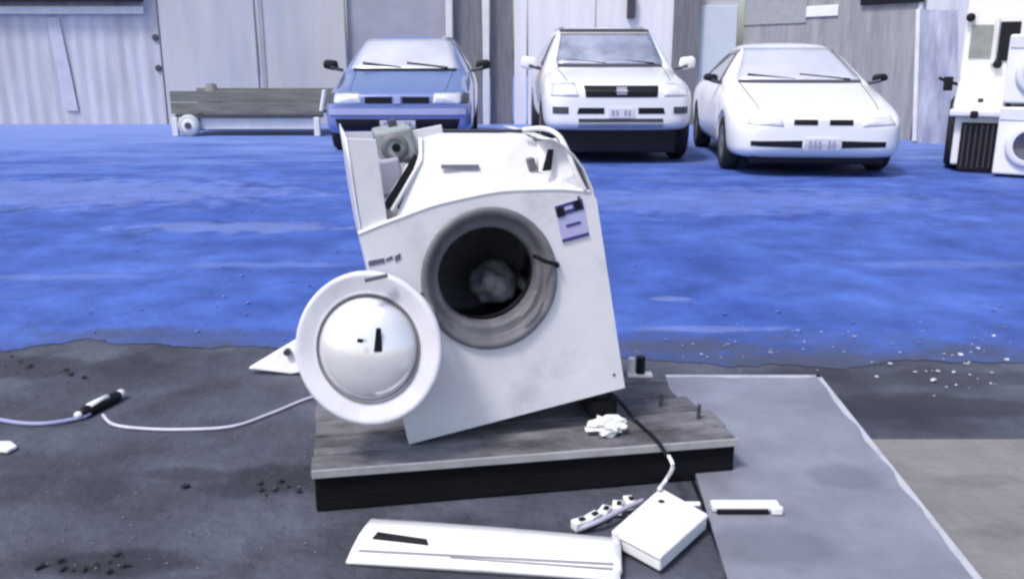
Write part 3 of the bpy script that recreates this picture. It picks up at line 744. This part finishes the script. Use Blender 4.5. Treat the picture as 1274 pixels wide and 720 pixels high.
obj('reflection_disc', lathe([(0, .385), (.045, .39), (.06, .418)], (HC[0] - .03, 0, HC[1] + .07), (0, 1, 0), 24), steel, dr, True)  # disc added off-centre for the upper-left reflection in the drum
# added lump standing in for the pale reflection inside drum, lower right
bm = bmesh.new(); bmesh.ops.create_icosphere(bm, subdivisions=4, radius=1)
for v in bm.verts:
    k = 1 + .35 * noise.noise(v.co * 1.6 + Vector((5, 2, 1))) + .12 * noise.noise(v.co * 5)
    v.co = Vector((HC[0] + .045 + v.co.x * .07 * k, .25 + v.co.y * .09 * k, HC[1] - .085 + v.co.z * .065 * k))
obj('reflection_lump', bm, steel, dr, True)
for (a, b_) in ((764, 466), (720, 246)):
    obj('screw', lathe([(0, -.003), (.004, -.002), (.005, 0)], loc(a, b_, 0), (0, 1, 0), 10), darkgrey, wm)
# sticker
def lquad(name, pts, n, m, par, th=.002):
    ps = [loc(a, b_, n) for a, b_ in pts]
    return obj(name, prism(ps, (0, th, 0)), m, par)
stk = lquad('sticker', [(690, 257), (724, 247), (733, 293), (700, 302)], -.003, stick_w, wm)
lquad('sticker_print', [(690, 257), (724, 247), (727, 260), (693, 270)], -.0048, stick_b, stk, .0015)
lquad('sticker_print', [(699.5, 298), (732.5, 289), (733, 293), (700, 302)], -.0048, stick_b, stk, .0015)
for (u0, v0) in ((692, 259), (713, 250)):
    lquad('sticker_mark', [(u0, v0 + 1), (u0 + 8, v0 - 2), (u0 + 12, v0 + 9), (u0 + 3, v0 + 12)], -.0062, black, stk, .001)
lquad('sticker_mark', [(702, 258), (712, 255), (713, 259), (703, 262)], -.0062, stick_w, stk, .001)
lquad('sticker_mark', [(704, 280), (722, 275), (723, 278), (705, 283)], -.0048, stick_b, stk, .001)
for (a, b_, c2, d2) in ((458, 321, 478, 330), (480, 318, 488, 325), (491, 315, 498, 325)):
    lquad('catch_slot', [(a, b_ + 4), (c2, b_), (c2 + 1, d2 - 3), (a + 1, d2 + 1)], -.002, mark_grey, wm)
obj('hinge', tube([loc(521, 366, -.012), loc(528, 376, -.02), loc(538, 388, -.02)], .011, seg=8), darkgrey, wm)
obj('hinge_screw', lathe([(0, -.008), (.006, -.006), (.007, 0)], loc(513, 360, 0), (0, 1, 0), 12), darkgrey, wm)
obj('catch', lathe([(0, -.012), (.008, -.01), (.009, 0)], loc(692, 329, 0), (0, 1, 0), 12), black, wm)
# upper frame plate where the fascia was, cut away diagonally on the left
up = [(491, 276, .006), (520, 196, .075), (524, 172, .10), (545, 166, .105), (652, 166, .105), (668, 178, .09), (668, 215, .05), (700, 222, .02), (722, 236, .006), (690, 240, .005), (600, 246, .005)]
ps = [loc(a, b_, c2) for a, b_, c2 in up]
bm = bmesh.new(); va = [bm.verts.new(p) for p in ps]; vb = [bm.verts.new(p + Vector((0, .006, -.004))) for p in ps]
bm.faces.new(va); bm.faces.new(vb[::-1])
for i in range(len(va)): bm.faces.new((va[i], vb[i], vb[(i + 1) % len(va)], va[(i + 1) % len(va)]))
bmesh.ops.triangulate(bm, faces=[f for f in bm.faces if len(f.verts) > 4])
upp = obj('upper_plate', bm, white, wm)
obj('plate_slot', prism([loc(549, 205, .045), loc(596, 205, .045), loc(596, 210, .041), loc(549, 210, .041)], (0, .004, 0)), mark_grey, upp)
# dark gap and diagonal edge
obj('drawer_gap', prism([loc(477, 256, .012), loc(484, 262, .012), loc(522, 200, .085), loc(516, 191, .085)], (0, .006, 0)), black, wm)
obj('drawer_edge', tube([loc(488, 262, .004), loc(524, 200, .07), loc(523, 172, .095)], .006, seg=8), white_pl, wm, True)
obj('drawer_edge', tube([loc(482, 247, .05), loc(500, 222, .07), loc(508, 205, .08)], .006, seg=8), white_pl, wm, True)
# dispenser housing
def rbox(name, px, py, n0, n1, w_, h_, m, par, bev=.008):
    c = loc(px, py, n0); return obj(name, bx(c.x - w_ / 2, c.x + w_ / 2, n0, n1, c.z - h_ / 2, c.z + h_ / 2), m, par, bevel=bev)
dh = rbox('dispenser_housing', 494, 182, .11, .30, .10, .09, greypart, wm)
obj('inlet_nozzle', lathe([(0, -.004), (.010, -.004), (.012, 0), (.012, .02)], loc(493, 184, .108), (0, 1, 0), 14), black, dh)
obj('inlet_ring', lathe([(.024, -.004), (.034, -.004), (.038, .0)], loc(491, 184, .109), (0, 1, 0), 20), rubber, dh, True)
rbox('valve', 489, 156, .20, .24, .024, .03, darkgrey, dh, .004)
rbox('valve', 514, 166, .16, .2, .02, .03, rubber, dh, .004)
rbox('drawer_guide', 482, 222, .09, .28, .085, .10, lav, wm)
rbox('inner_plate', 532, 205, .125, .13, .12, .20, white, wm, .002)
# right-hand bracket, dark strip and hose
rbox('bracket', 656, 184, .10, .16, .05, .05, greypart, wm)
rbox('bracket', 662, 205, .045, .09, .022, .035, rubber, wm, .004)
obj('thin_strip', prism([loc(682, 186, .02), loc(689, 186, .02), loc(686, 212, .012), loc(675, 213, .012)], (0, .006, 0)), black, wm)
obj('edge_trim', tube([loc(650, 162, .08), loc(676, 160, .06), loc(694, 168, .04), loc(705, 186, .02), loc(716, 214, .006), loc(728, 238, .002)], .007, seg=8, smooth_pts=6), white_pl, wm, True)
obj('corner_plate', prism([loc(668, 176, .085), loc(692, 172, .045), loc(704, 190, .022), loc(716, 216, .010), loc(724, 236, .006), loc(700, 224, .018), loc(670, 214, .05)], (0, .005, 0)), white, wm)
obj('rail_shade', tube([loc(540, 163, .14), loc(664, 163, .14)], .005, seg=8), darkgrey, wm)  # dark tube for the crossbar line, shade beneath it put into the colour
obj('cross_bar', bx(.03, W - .12, .30, .34, .745, .765), white, wm)
obj('tub', lathe([(.228, .13), (.25, .14), (.27, .2), (.27, .425), (0, .425)], (HC[0], 0, HC[1] - .05), (0, 1, 0), 40), dark, wm, True)
obj('counterweight', bx(.12, .50, .15, .32, .63, .70), mat('cast_concrete', (.3, .3, .3), .9, bump=.4), wm, bevel=.015)
for (x_, y_) in ((.05, .07), (W - .055, .07), (.05, .44), (W - .05, .44)):
    obj('foot', lathe([(0, -.045), (.028, -.045), (.034, -.03), (.034, -.012), (.014, -.01), (.014, 0)], (x_, y_, 0), (0, 0, 1), 18), black, wm) if x_ > .3 else None
# hanging door
dc = loc(459, 433, -.09)
dnorm = (RI @ Vector((.10, 1, -.22))).normalized()
DR = .205
door = obj('door', lathe([(.138, -.002), (.143, -.010), (.150, -.006), (.156, -.010), (.186, -.011), (.192, -.015), (DR - .003, -.012), (DR, -.002), (DR - .004, .012), (.12, .016), (0, .022)], dc, dnorm, 64, sx=.965), milky, wm, True)
obj('door_glass', lathe([(.0, -.040), (.04, -.038), (.08, -.031), (.112, -.020), (.130, -.008), (.140, .004)], dc + Vector((-.005, 0, .0)), dnorm, 56, sx=.96), glassb, door, True)
obj('glass_ring', lathe([(.137, -.002), (.139, -.008), (.144, -.011), (.147, -.006)], dc, dnorm, 56, sx=.965), rubber, door, True)
hp_ = loc(535, 382, -.055)
obj('hinge_arm', tube([loc(541, 392, -.07), hp_, loc(526, 372, -.02)], .010, seg=8), rubber, door, True)
obj('reflection_mark', prism([loc(465, 438, -.140), loc(476, 438, -.140), loc(474, 408, -.137), loc(468, 408, -.137)], (0, .004, 0)), black, door, bevel=.002)  # dark reflection in the door glass, put in as a thin black piece
obj('reflection_mark', prism([loc(444, 426, -.142), loc(452, 427, -.142), loc(452, 422, -.142), loc(445, 421, -.142)], (0, .004, 0)), black, door, bevel=.002)  # smaller dark reflection, also put in as a black piece
obj('milky_film', lathe([(.142, -.010), (.128, -.030), (.110, -.044), (.085, -.0545)], dc + Vector((-.003, -.0015, 0)), dnorm, 56, sx=.955), milky, door, True) if False else None
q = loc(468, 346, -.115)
obj('door_catch', bx(q.x - .03, q.x + .03, q.y - .004, q.y + .01, q.z - .004, q.z + .004), mark_grey, door)

# dark brick under the raised corner
fw = MT + RM @ Vector((W - .055, .07, -.045))
tag(obj('brick', bx(-.04, .04, -.03, .16, 0, fw.z - .131), mat('dark_brick', (.012, .011, .014), .9, bump=.4), bevel=.006), 'dark brick propping up the raised corner of the tilted washing machine', 'brick')
bo = bpy.data.objects['brick']; bo.location = (fw.x, fw.y, .1305); bo.rotation_euler = (0, 0, R(12))

# ------------------------------------------------------------ loose parts round the machine
# fascia strip
zf = .0
F = [G(430, 690, .03), G(772, 712, .03), G(768, 668, .05), G(462, 646, .045)]
def slab_from(pts, z0, th, bevel=.006):
    pass
t = thing('control_fascia', 'long white control fascia with a dark slot, lying before the platform', 'fascia panel')
bm = bmesh.new(); K = 24; G_ = []
for i in range(K + 1):
    u = i / K; row = []
    for j in range(5):
        v = j / 4
        p = F[0].lerp(F[1], u).lerp(F[3].lerp(F[2], u), v)
        z = .012 + .036 * math.sin(min(1, v * 1.35) * math.pi / 2) + .004 * math.sin(u * 3)
        row.append((bm.verts.new((p.x, p.y, z)), bm.verts.new((p.x, p.y, z - .010 if j else .004))))
    G_.append(row)
for i in range(K):
    for j in range(4):
        for s in (0, 1): bm.faces.new((G_[i][j][s], G_[i + 1][j][s], G_[i + 1][j + 1][s], G_[i][j + 1][s]))
    for j in (0, 4): bm.faces.new((G_[i][j][0], G_[i][j][1], G_[i + 1][j][1], G_[i + 1][j][0]))
for j in range(4):
    for i in (0, K): bm.faces.new((G_[i][j][0], G_[i][j][1], G_[i][j + 1][1], G_[i][j + 1][0]))
shell = obj('shell', bm, white_pl, t, True)
me_ = shell.data; bb = bmesh.new(); bb.from_mesh(me_); fbvh = BVHTree.FromBMesh(bb); bb.free()
def on_fascia(px, py, lift=.002):
    d = ray(px, py).normalized(); h = fbvh.ray_cast(CP, d)
    return (h[0] - d * lift) if h[0] else G(px, py, .04)
def fpatch(name, quad, m, lift=.003, nu=8, th=.003):
    bm = bmesh.new(); g = []
    for j in range(3):
        row = []
        for i in range(nu + 1):
            u, v = i / nu, j / 2
            a = [quad[0][k] * (1 - u) * (1 - v) + quad[1][k] * u * (1 - v) + quad[2][k] * u * v + quad[3][k] * (1 - u) * v for k in (0, 1)]
            p = on_fascia(a[0], a[1], 0); row.append(bm.verts.new(p + Vector((0, -.0008, lift))))
        g.append(row)
    for j in range(2):
        for i in range(nu): bm.faces.new((g[j][i], g[j][i + 1], g[j + 1][i + 1], g[j + 1][i]))
    r = bmesh.ops.extrude_face_region(bm, geom=bm.faces[:]); bmesh.ops.translate(bm, verts=[v for v in r['geom'] if isinstance(v, bmesh.types.BMVert)], vec=(0, 0, -th))
    return obj(name, bm, m, t)
fpatch('display_slot', [(463, 670), (533, 678), (531, 671), (470, 662)], black)
fpatch('groove', [(560, 694), (765, 709), (765, 706), (560, 692.5)], mat('groove_grey', (.22, .22, .25), .7), .001)
fpatch('groove', [(445, 686), (768, 703), (768, 700), (447, 683)], mat('groove_grey', (.22, .22, .25), .7), .001)
obj('end_cap', tube([G(768, 712, .02), G(766, 668, .045)], .012, seg=8), white_pl, t, True)

# opened housing box
Q = [G(762, 662, .05), G(822, 694, .05), G(880, 642, .05), G(822, 607, .055)]
t = thing('electronics_box', 'flat white plastic box lying on its corner between the fascia and the platform', 'plastic box')
bm = prism([(p.x, p.y, .012) for p in Q], (0, 0, .030))
obj('lower_shell', bm, white_pl, t, bevel=.006)
cc = sum(Q, Vector()) / 4
bm = prism([(cc.x + (p.x - cc.x) * 1.03, cc.y + (p.y - cc.y) * 1.03, .0425) for p in Q], (0, 0, .014))
obj('lid', bm, white_pl, t, bevel=.005)
obj('screw_hole', lathe([(0, 0), (.009, 0), (.010, .003)], G(823, 623, .0575) + Vector((0, 0, 0)), (0, 0, -1), 14), black, t)
q = G(862, 628, .057); obj('clip', bx(q.x - .02, q.x + .02, q.y - .006, q.y + .006, .056, .066), white_pl, t, bevel=.003)
q = G(806, 640, .057)
# tangled connector bundle
t = thing('connector_block', 'tangle of white connectors sticking out behind the flat white box', 'connector')
for k, (a, b_) in enumerate(((722, 652), (738, 645), (752, 638), (768, 632), (783, 626))):
    q = G(a, b_, .02); b = bmesh.new(); box(b, (q.x, q.y, .022), (.045, .028, .026), Matrix.Rotation(R(30 + 17 * k), 3, 'Z'))
    c_ = obj('connector', b, white_pl, t, bevel=.004)
    b = bmesh.new(); box(b, (q.x + .004, q.y - .003, .037), (.016, .012, .006), Matrix.Rotation(R(30 + 17 * k), 3, 'Z')); obj('socket', b, black, c_)
obj('wire_loom', tube([G(715, 660, .01), G(745, 648, .03), G(775, 633, .035), G(800, 622, .03)], .007, smooth_pts=5), lav, t, True)

t = thing('plastic_bar', 'short white plastic bar with a dark underside, right of the flat white box', 'plastic part')
a0, a1 = G(884, 636, .02), G(970, 638, .02)
obj('bar', bx(a0.x, a1.x, a0.y - .018, a0.y + .022, .026, .046), white_pl, t, bevel=.006)
obj('end_block', bx(a1.x - .028, a1.x + .002, a0.y - .034, a0.y - .019, .0262, .05), white_pl, t, bevel=.005)
obj('dark_strip', bx(a0.x + .012, a1.x - .035, a0.y - .026, a0.y - .0185, .0262, .038), black, t)

# black flex running from the raised corner down to the box
bm = tube([MT + RM @ Vector((W - .10, .10, .004)), MT + RM @ Vector((W - .03, .03, -.03)), G(790, 522, .138), G(815, 545, .138), G(831, 568, .134)], .006, smooth_pts=8)
tag(obj('flex', bm, black, smooth=True), 'black flex curving from under the tilted machine over the platform edge', 'cable')
bm = tube([G(832, 567, .138), G(837, 580, .125), G(829, 596, .07), G(820, 608, .068)], .0055, smooth_pts=6)
tag(obj('flex_end', bm, white_pl, smooth=True), 'short white lead hanging over the platform edge to the flat box', 'cable')
# dark joint along the sheet's left edge, added as a thin black tube
bm = tube([G(862, 598, .012), G(872, 622, .012), G(880, 645, .012), G(890, 672, .012), G(900, 700, .012), G(912, 745, .012)], .005, smooth_pts=5)
tag(obj('joint_line', bm, black, smooth=True), 'dark joint line made as a thin black tube along the left edge of the sheet', 'cable')

# crumpled white plastic on the platform
bm = bmesh.new(); bmesh.ops.create_icosphere(bm, subdivisions=3, radius=1)
q = G(756, 530, .15)
for v in bm.verts:
    k = 1 + .8 * noise.noise(v.co * 2.3 + Vector((3, 1, 2))) + .3 * noise.noise(v.co * 6)
    v.co = Vector((v.co.x * .055 * k, v.co.y * .035 * k, v.co.z * .026 * k))
o = tag(obj('crumpled_plastic', bm, white_pl), 'crumpled white scrap on the platform below the raised foot of the machine', 'scrap')
o.location = (q.x, q.y, .152)
# small valve behind right
t = thing('inlet_valve', 'small white valve with a black coil, standing just right of the washing machine', 'valve')
q = G(793, 468, .13)
obj('valve_base', bx(q.x - .035, q.x + .05, q.y - .02, q.y + .02, .1305, .142), white_pl, t, bevel=.003)
obj('coil', lathe([(0, 0), (.016, 0), (.016, .06), (0, .06)], (q.x + .01, q.y, .142), (0, 0, 1), 16), black, t)
obj('spout', lathe([(0, 0), (.013, 0), (.013, .055), (0, .055)], (q.x - .022, q.y, .142), (0, 0, 1), 16), white_pl, t)
t = thing('nail_cluster', 'two small dark upright pegs in the platform, right of the machine', 'pegs')
for (a, b_) in ((822, 505), (869, 520)):
    q = G(a, b_, .13); obj('peg', lathe([(0, 0), (.006, 0), (.006, .045), (0, .045)], (q.x, q.y, .129), (0, 0, 1), 10), darkgrey, t)
# white bracket left, behind the door
t = thing('plastic_bracket', 'white triangular bracket with a round hole, on the ground left of the hanging door', 'bracket')
P_ = [G(306, 429, .03), G(360, 437, .03), G(395, 430, .05), G(400, 395, .08), G(372, 392, .08)]
zz = [.02, .015, .03, .115, .115]
pl = [at(a, b_, 3.25) for a, b_ in ((305, 430), (360, 436), (400, 430), (400, 380), (372, 392))]
lowest = min(p.z for p in pl)
pl = [p + Vector((0, 0, -lowest + .006)) + Vector((0, (p.z - lowest) * .35, 0)) for p in pl]
obj('bracket_plate', prism(pl, (0, .03, 0)), white_pl, t, bevel=.006)
ql = at(352, 412, 3.22); obj('hole', lathe([(0, -.002), (.013, -.002), (.013, .02)], (ql.x, pl[1].y + .002, ql.z - lowest + .006), (0, 1, 0), 14), darkgrey, t)
# pale lead with inline plug
bm = tube([G(-60, 505, .008), G(0, 522, .008), G(50, 527, .008), G(98, 520, .010), G(112, 514, .014)], .0075, smooth_pts=8)
t = thing('extension_lead', 'pale cord with a black and white inline socket, trailing over the ground to the machine', 'cord')
obj('cord', bm, mat('blue_grey_cord', (.26, .28, .46), .5), t, True)
bm = tube([G(128, 516, .014), G(142, 528, .008), G(180, 533, .007), G(230, 534, .007), G(290, 530, .007), G(340, 513, .007), G(385, 495, .007), G(430, 485, .007)], .0055, smooth_pts=8)
obj('cord', bm, chalk, t, True)
sa, sb = G(98, 516, .02), G(150, 490, .02)
sk_ = obj('socket', tube([sa, sa.lerp(sb, .1), sa.lerp(sb, .5), sa.lerp(sb, .9), sb], lambda u: .012 + .010 * math.sin(u * math.pi), seg=12), black, t, True)
dd = (sb - sa).normalized(); off = Vector((-.0, -.006, .012))
obj('socket_cover', tube([sa.lerp(sb, .25) + off, sa.lerp(sb, .7) + off], .013, seg=10), white_pl, sk_, True)
obj('socket_cap', tube([sb - dd * .01, sb + dd * .012], .017, seg=12), milky, sk_, True)
obj('socket_cap', tube([sa - dd * .01, sa + dd * .015], .013, seg=12), milky, sk_, True)
# white scrap at left border
q = G(2, 558); tag(obj('plastic_scrap', prism([G(-30, 552, .004), G(14, 552, .004), G(22, 558, .004), G(10, 564, .004), G(-30, 562, .004)], (0, 0, .012)), white_pl, bevel=.004), 'small flat white scrap at the left border of the ground', 'scrap')

# ------------------------------------------------------------ loose bits: stuff
def chips(name, label, cat, region, n, m, s0, s1, bias=None):
    bm = bmesh.new()
    for k in range(n):
        px, py = region()
        q = G(px, py); s = random.uniform(s0, s1)
        r = bmesh.ops.create_icosphere(bm, subdivisions=1, radius=s)
        rm = Matrix.Rotation(random.uniform(0, 6), 3, 'Z')
        for v in r['verts']:
            c = v.co.copy(); c *= random.uniform(.6, 1.3); c.z *= .5; c.x *= 1.4
            v.co = rm @ c + Vector((q.x, q.y, .006 + s * .25))
    o = obj(name, bm, m); o['kind'] = 'stuff'; return tag(o, label, cat)
g2 = lambda cx, cy, sx, sy: (random.gauss(cx, sx), random.gauss(cy, sy))
chips('white_chips', 'scattered white chips on the ground right of the grey sheet', 'chips', lambda: g2(1190, 465, 42, 17), 30, mat('dull_chip', (.45, .47, .55), .7), .003, .011)
chips('pale_rubble', 'small pale crumbs strewn along the edge of the blue ground', 'rubble', lambda: (random.uniform(780, 1270), random.gauss(428, 16)), 45, mat('pale_stone', (.25, .28, .40), .8), .003, .008)
chips('pale_grit', 'fine pale grit scattered over the dark ground at the left', 'grit', lambda: (random.uniform(-20, 420), random.uniform(440, 715)), 200, mat('pale_grit', (.14, .14, .17), .8), .001, .0035)
chips('dark_clods', 'dark clods and dirt lumps on the ground at the left', 'dirt', lambda: random.choice((g2(225, 602, 50, 8), g2(110, 705, 30, 6), g2(345, 608, 14, 6), g2(50, 460, 40, 10))), 34, mat('dark_dirt', (.02, .02, .025), .9), .003, .012)
chips('blue_lumps', 'small lumps scattered over the blue ground', 'grit', lambda: (random.uniform(-20, 1270), random.uniform(230, 430)), 90, mat('blue_lump', (.10, .15, .42), .8), .004, .013)
